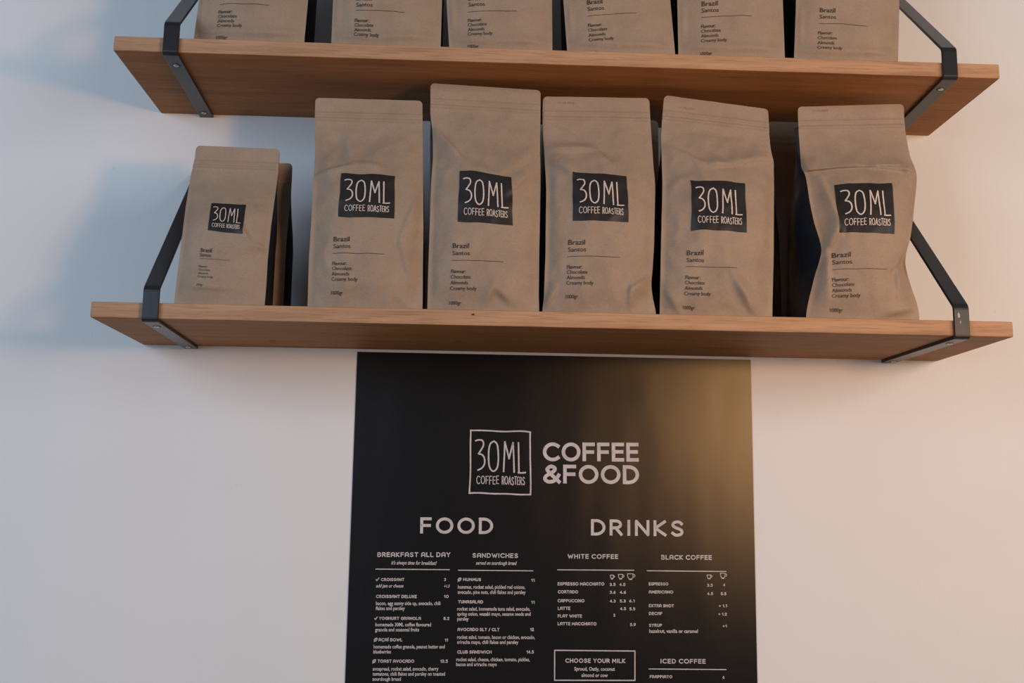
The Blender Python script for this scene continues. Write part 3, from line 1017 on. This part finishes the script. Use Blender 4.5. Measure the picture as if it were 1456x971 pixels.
        line('Almonds', -1.3, 48.6, 24.8, 5.2, 0); line('Creamy body', -1.6, 56, 37.2, 5.2, 0)
        wz = Vector(A) + dn * 74.5
        if wz.y > .004: line(weight, -2, 74.5, 17, 5.0, 0)
        R2 = []; RF = []
        pts = [(i / 14, noise.noise(Vector((i * .22, s.seed * 2.3, 0))) * .9) for i in range(15)]
        ribbon(R2, RF, [tuple(Vector(B) + ax * (ln * a) + Vector((-ax.y, ax.x)) * (o * k)) for a, o in pts], .33 * k)
        b0 = len(V)
        V += [s.on(x, z, .0007) for x, z in R2]
        F += [tuple(i + b0 for i in f) for f in RF]
        pt_ = mesh_obj('printed_text', V, F, M_TEXTINK, root)
        pt_['label'] = 'small dark printed text'
    if date:
        V = []; F = []
        zt = s.H * .965
        x0 = s.L[-1][1] + .021
        rnd = random.Random(s.seed)
        x = x0
        for ch in '11.10.2019':
            g = GLYPH[ch]
            for st in g[1]:
                ribbon(V, F, [(x + px * .0024, zt + py * .0028) for px, py in st], .00022)
            x += .0017 if ch == '.' else .0025
        dz = s.hr - s.hl
        V = [s.on(x, z + dz * (x - x0) / .15 * .8, .0003) for x, z in V]
        st_ = mesh_obj('date_stamp', V, F, M_EMBOSS, root)
        st_['label'] = 'faint stamped date'
    tag(root, label, 'bag', group)
    return root


def logo_strokes(V, F):
    """hand-drawn 30ML over COFFEE ROASTERS in a unit square, y running down"""
    hw = .0128
    three = spline([(.085, .165), (.14, .15), (.20, .165), (.215, .235), (.175, .315), (.135, .375)]) + spline([(.135, .375), (.20, .395), (.235, .455), (.235, .54), (.195, .605), (.13, .64)])
    zero = spline([(.39, .165), (.33, .21), (.305, .32), (.305, .48), (.325, .60), (.385, .655), (.445, .60), (.465, .48), (.46, .32), (.44, .21), (.39, .165)])
    em = [[(.555, .655), (.565, .40), (.572, .175)], [(.572, .175), (.61, .31), (.645, .445)], [(.645, .445), (.68, .30), (.71, .185)], [(.71, .185), (.722, .42), (.73, .66)]]
    el = [[(.80, .185), (.805, .42), (.81, .67)], [(.80, .67), (.86, .672), (.915, .665)]]
    for st in [three, zero] + em + el:
        fine = []
        for a, c in zip(st, st[1:]):
            n = max(1, int(math.hypot(c[0] - a[0], c[1] - a[1]) / .045))
            fine += [(a[0] + (c[0] - a[0]) * i / n, a[1] + (c[1] - a[1]) * i / n) for i in range(n)]
        ribbon(V, F, fine + [st[-1]], hw)
    T = []
    stroke_text(T, F2 := [], 'COFFEE', (0, 0), (1, 0), .375, .135, .0062, spacing=.34, pointed=True, jitter=.05, seed=3)
    b = len(V)
    V += [(.105 + x, .865 - y) for x, y in T]
    F += [tuple(i + b for i in f) for f in F2]
    T = []
    stroke_text(T, F2 := [], 'ROASTERS', (0, 0), (1, 0), .385, .135, .0062, spacing=.28, pointed=True, jitter=.05, seed=5)
    b = len(V)
    V += [(.525 + x, .870 - y) for x, y in T]
    F += [tuple(i + b for i in f) for f in F2]


def from_data(d, thick, bulge, seed, **kw):
    return Bag(d['left'], d['left_top'], d['right'], d['right_top'], d['lean'], thick, bulge, seed, **kw)


LOWG = 'kraft coffee bags on the lower shelf'
UPG = 'kraft coffee bags on the upper shelf'

s1 = from_data(BAG_b1, .085, .016, 1.3, crumple=1.3, creases=[
    (.05, .62, .42, .665, .0032, .010, .0022), (.42, .675, .62, .655, .0026, .012, .0025), (.30, .82, .36, .70, .0022, .012, .010),
    (.96, .52, .80, .30, .0022, .004, .012), (.80, .30, .90, .12, .002, .003, .010)], dents=[(.72, .74, .2, .08, .004), (.2, .75, .15, .08, -.003)])
build_bag('coffee_bag', s1, (*BAG_b1['base'], Z_LOW), logo=BAG_b1['logo'], text=BAG_b1['text'], group=LOWG,
          label='kraft coffee bag standing next to the small bags, shaded top, on the lower shelf')
s2 = from_data(BAG_b2, .085, .018, 2.6, crumple=1.0, creases=[
    (.02, .80, .30, .63, .0034, .012, .003), (.30, .63, .70, .55, .002, .02, .006), (.70, .60, .96, .72, .0026, .004, .016), (.96, .63, .72, .50, .0026, .012, .003),
    (.60, .10, .74, .04, .0035, .004, .010), (.60, .11, .52, .03, .0025, .008, .003)], dents=[(.5, .78, .3, .06, .004)])
build_bag('coffee_bag', s2, (*BAG_b2['base'], Z_LOW), logo=BAG_b2['logo'], text=BAG_b2['text'], group=LOWG,
          label='tallest kraft coffee bag, reaching almost to the upper shelf above the poster')
s3 = from_data(BAG_b3, .085, .018, 3.1, crumple=1.3, creases=[
    (.06, .745, .46, .745, .0036, .003, .010), (.02, .70, .28, .60, .0026, .003, .014), (.46, .745, .62, .66, .002, .012, .003),
    (.97, .17, .78, .10, .0032, .003, .012), (.80, .14, .76, .03, .0028, .003, .012), (.10, .10, .02, .03, .003, .010, .003), (.16, .86, .3, .80, .0016, .006, .003)],
    dents=[(.62, .80, .18, .07, .004), (.25, .80, .16, .04, -.0025)])
build_bag('coffee_bag', s3, (*BAG_b3['base'], Z_LOW), logo=BAG_b3['logo'], text=BAG_b3['text'], group=LOWG, date=True,
          label='middle kraft coffee bag above the poster with a horizontal crease below its zip')
s4 = from_data(BAG_b4, .085, .018, 4.4, crumple=1.5, creases=[
    (.04, .76, .40, .68, .0026, .014, .004), (.40, .68, .58, .69, .003, .003, .010), (.58, .69, .97, .76, .0034, .004, .014), (.62, .78, .70, .70, .002, .01, .003),
    (.62, .16, .80, .03, .0036, .003, .012), (.03, .12, .14, .03, .003, .003, .010)], dents=[(.45, .79, .3, .05, .004), (.2, .66, .2, .06, -.003)])
build_bag('coffee_bag', s4, (*BAG_b4['base'], Z_LOW), logo=BAG_b4['logo'], text=BAG_b4['text'], group=LOWG, date=True,
          label='kraft coffee bag with a slanting top edge, left neighbour of the pinched bag')
s5 = from_data(BAG_b5, .085, .020, 5.7, crumple=1.1, creases=[
    (-.40, .672, .62, .690, .0036, .0013, .024), (.55, .69, 1.0, .665, .0030, .003, .018), (.10, .66, .22, .38, .0036, .012, .004), (.20, .40, .04, .30, .0050, .010, .006),
    (.06, .28, .16, .08, .0040, .012, .004), (.97, .30, .80, .22, .0045, .010, .004), (.86, .24, .80, .10, .003, .004, .010), (.62, .02, .97, .06, .003, .004, .008),
    (.84, .70, .96, .60, .003, .004, .010)], dents=[(.10, .50, .08, .14, -.005), (.90, .22, .08, .06, -.004), (.5, .78, .35, .05, .003)])
GL5 = [(0.0, -.078), (.06, -.0785), (.11, -.082), (.17, -.080), (.20, -.072), (.26, -.069), (.33, -.067)]
s5.extra = [.655 + .0016 * i for i in range(32)]
build_bag('coffee_bag', s5, (*BAG_b5['base'], Z_LOW), gl=GL5, logo=BAG_b5['logo'], text=BAG_b5['text'], group=LOWG, date=True,
          label='crumpled kraft coffee bag with a pinched waist at the right end of the lower shelf')
ssm = from_data(BAG_sm, .054, .010, 6.2, crumple=.55, creases=[(.62, .50, .80, .36, .0022, .010, .003), (.80, .36, .97, .33, .0016, .006, .003), (.10, .10, .60, .09, .0012, .003, .006)], band=.875)
build_bag('coffee_bag', ssm, (*BAG_sm['base'], Z_LOW), logo=BAG_sm['logo'], text=BAG_sm['text'], weight='250gr', group='small kraft coffee bags',
          label='small kraft coffee bag in front at the left end of the lower shelf')
srs = from_data(BAG_sm, .058, .004, 7.9, crumple=.3, band=.875)
srs.L = [(v, -.0560 - .0004 * v) for v, x in srs.L]
srs.R = [(v, .0567 - .001 * v) for v, x in srs.R]
srs.hl = srs.hr = .2230
srs.lean = .022
build_bag('coffee_bag', srs, (-.3640, -.150, Z_LOW), group='small kraft coffee bags', logo=None, text=None,
          label='small kraft coffee bag mostly hidden behind the front small bag')


def straight(w0, w1, h, lean, seed, sl=0.0, sr=0.0, top_shift=0.0, **kw):
    left = [-(w0 / 2) + (-(w1 - w0) / 2 + top_shift) * (1 - f)**1.0 + 0 * f for f in STATION]
    rgt = [(w0 / 2) + ((w1 - w0) / 2 + top_shift) * (1 - f) for f in STATION]
    return Bag(left, h, rgt, h, lean, kw.pop('thick', .085), kw.pop('bulge', .012), seed, **kw)


# second row on the lower shelf, seen only through the gaps
sa = straight(.156, .156, .329, .038, 8.4, crumple=1.2, thick=.078, bulge=.008)
build_bag('coffee_bag', sa, (.146, -.0960, Z_LOW), group='kraft coffee bags in the second row', printed=True,
          label='kraft coffee bag standing in shadow behind the middle bag of the lower shelf')
sb = straight(.148, .152, .330, .038, 9.9, crumple=1.2, thick=.078, bulge=.008)
build_bag('coffee_bag', sb, (.466, -.1030, Z_LOW), group='kraft coffee bags in the second row', printed=True,
          label='kraft coffee bag in shadow behind the gap beside the pinched bag')

# upper shelf
UP_TEXT = ['leftmost of the six kraft coffee bags on the upper shelf', 'second kraft coffee bag from the left on the upper shelf',
           'third kraft coffee bag from the left on the upper shelf', 'fourth kraft coffee bag from the left on the upper shelf',
           'fifth kraft coffee bag from the left on the upper shelf', 'rightmost kraft coffee bag on the upper shelf, beside the bracket']
for i, u in enumerate(UPPER):
    h = .312 + .004 * math.sin(i * 2.2)
    tx = u['text']
    # edges follow the slant seen above the shelf, then come upright again
    def prof(sign, slope):
        out = []
        for f in STATION:
            z = h * (1 - f)
            out.append(sign * u['hw'] + slope * (min(z, .10) + .0 * z) + slope * .25 * max(0, min(z, .16) - .10))
        return out
    su = Bag(prof(-1, u['sl']), h, prof(1, u['sr']), h, .04, .085, .011, 11.0 + i * 1.7, crumple=.65,
             creases=[(.04, .085, .45, .075, .0016, .003, .006), (.45, .075, .97, .085, .0018, .003, .007), (.05, .30, .05, .12, .0012, .006, .003)])
    A, B, Cc, Dd = [Vector(q) for q in tx]
    dn = (Dd - A) / 56.0
    ax = (Cc - B).normalized()
    k = (Cc - B).length / 72.6
    tl = A - dn * 96 + ax * (8 * k)
    lg_ = [tuple(tl), tuple(tl + ax * 77 * k), tuple(tl + ax * 77 * k + dn * 62), tuple(tl + dn * 62)]
    build_bag('coffee_bag', su, (*u['base'], Z_UP), logo=lg_, text=tx, group=UPG, label=UP_TEXT[i])

# ------------------------------------------------------------------ menu poster
PX0, PX1, PZ1 = -0.2205, 0.3729, 1.7308
PZ0 = PZ1 - 0.841
poster = empty('menu_poster', ((PX0 + PX1) / 2, 0, PZ0))
tag(poster, 'black menu poster with pale coffee and food lists, below the lower shelf', 'poster')
pox, poz = poster.location.x, poster.location.z


def wave(x, z):
    a = noise.noise(Vector((x * 9, 3.1, z * 2.6))) * .0006 + noise.noise(Vector((x * 22, 8.1, z * 7))) * .00025 + noise.noise(Vector((x * 34, 1.1, z * 6))) * .00017
    fade = sstep((PZ1 - z) / .06) * sstep((x - PX0) / .05) * sstep((PX1 - x) / .05)
    return -.0014 - max(-.0010, a) * fade


NX, NZ = 90, 120
V = []; F = []
for j in range(NZ + 1):
    for i in range(NX + 1):
        x = PX0 + (PX1 - PX0) * i / NX; z = PZ0 + (PZ1 - PZ0) * j / NZ
        V.append((x - pox, wave(x, z), z - poz))
for j in range(NZ):
    for i in range(NX):
        a = j * (NX + 1) + i
        F.append((a, a + 1, a + NX + 2, a + NX + 1))
# paper edge back to the wall
rim = [i for i in range(NX + 1)] + [(j + 1) * (NX + 1) - 1 + (NX + 1) * 0 for j in range(1, NZ + 1)] + [NZ * (NX + 1) + i for i in range(NX - 1, -1, -1)] + [j * (NX + 1) for j in range(NZ - 1, 0, -1)]
b0 = len(V)
for i in rim: V.append((V[i][0], -.0003, V[i][2]))
n = len(rim)
V += [V[i] for i in rim]
for i in range(n):
    F.append((b0 + n + (i + 1) % n, b0 + n + i, b0 + i, b0 + (i + 1) % n))
mesh_obj('sheet', V, F, M_POSTER, poster, smooth=False)
for p_ in bpy.data.objects['sheet'].data.polygons[:NX * NZ]: p_.use_smooth = True

panels = {}
for grp, st, txt, x0, z0, x1, z1, cap in LINES:
    V, F = panels.setdefault(grp, ([], []))
    d = Vector((x1 - x0, z1 - z0)); w_ = d.length; d /= w_
    if st in 'SI':
        nrm = Vector((-d.y, d.x))
        sl = .22 if st == 'I' else 0.0

        def place(tx, ty, x0=x0, z0=z0, d=d, nrm=nrm):
            q = Vector((x0, z0)) + d * tx + nrm * ty
            return (q.x, q.y)
        put_font(V, F, txt, place, w_, cap, .020, sl)
    else:
        hw = {'B': .094, 'H': .090, 'M': .100, 'N': .108}[st] * cap
        T = []; F2 = []
        pointed = False
        stroke_text(T, F2, txt, (x0, z0), (d.x, d.y), w_, cap, hw, spacing={'B': .30, 'H': .40, 'M': .36, 'N': .34}[st])
        b = len(V)
        V += T
        F += [tuple(i + b for i in f) for f in F2]
for grp, x0, z0, x1, z1, wd in RULES:
    V, F = panels[grp]
    ribbon(V, F, [(x0 + (x1 - x0) * i / 12, z0 + (z1 - z0) * i / 12) for i in range(13)], wd * .00053)
for grp, x0, z0, x1, z1 in CUPS:      # little cup drawings
    V, F = panels[grp]
    w_, h_ = x1 - x0, z1 - z0
    hw = .00045
    cup = [(0, 1), (.03, .55), (.12, .25), (.3, .12), (.5, .12), (.65, .25), (.72, .55), (.74, 1), (0, 1)]
    ribbon(V, F, [(x0 + a * w_, z0 + b * h_) for a, b in spline(cup[:-1], 3) + [cup[-1]]], hw)
    ribbon(V, F, [(x0 + a * w_, z0 + b * h_) for a, b in spline([(.73, .85), (.92, .85), (1.0, .65), (.9, .45), (.68, .42)], 3)], hw)
    ribbon(V, F, [(x0 + a * w_, z0 + b * h_) for a, b in [(.2, .0), (.6, .0)]], hw)
for grp, x0, z0, x1, z1 in LEAVES:
    V, F = panels[grp]
    w_, h_ = x1 - x0, z1 - z0
    ribbon(V, F, [(x0 + a * w_, z0 + b * h_) for a, b in spline([(.15, .1), (.08, .5), (.3, .85), (.95, 1.0), (.9, .5), (.6, .15), (.15, .1)], 4)], .00055)
    ribbon(V, F, [(x0 + a * w_, z0 + b * h_) for a, b in [(0, -.1), (.35, .4), (.7, .75)]], .0004)
for grp, x0, z0, x1, z1 in CHECKS:
    V, F = panels[grp]
    w_, h_ = x1 - x0, z1 - z0
    ribbon(V, F, [(x0 + a * w_, z0 + b * h_) for a, b in [(0, .5), (.3, .08), (1.0, 1.0)]], .0006)
# boxed milk panel and framed logo
V, F = panels['milk_panel']
bx = MILK_BOX + [MILK_BOX[0]]
for a, b in zip(bx, bx[1:]): ribbon(V, F, [(a[0] + (b[0] - a[0]) * i / 8, a[1] + (b[1] - a[1]) * i / 8) for i in range(9)], .0008)
V, F = panels.setdefault('framed_logo', ([], []))
TL, TR, BR, BL = POSTER_LOGO
fr = []
for a, b, sd in ((TL, TR, 1), (TR, BR, 2), (BR, BL, 3), (BL, TL, 4)):
    for i in range(12):
        t = i / 12
        fr.append((a[0] + (b[0] - a[0]) * t + .0012 * noise.noise(Vector((t * 3, sd * 4.1, 0))), a[1] + (b[1] - a[1]) * t + .0012 * noise.noise(Vector((t * 3, sd * 2.3, 5)))))
fr.append(fr[0])
ribbon(V, F, fr, .0011)
T = []; F2 = []
logo_strokes(T, F2)
b = len(V)
for a, c in T:
    c2 = c * .985
    V.append(((TL[0] * (1 - a) + TR[0] * a) * (1 - c2) + (BL[0] * (1 - a) + BR[0] * a) * c2, (TL[1] * (1 - a) + TR[1] * a) * (1 - c2) + (BL[1] * (1 - a) + BR[1] * a) * c2))
F += [tuple(i + b for i in f) for f in F2]
for grp, (V, F) in panels.items():
    o = mesh_obj(grp, [(x - pox, wave(x, z) - .0004, z - poz) for x, z in V], F, M_POSTINK, poster)
    o['label'] = 'pale printed ' + grp.replace('_', ' ')
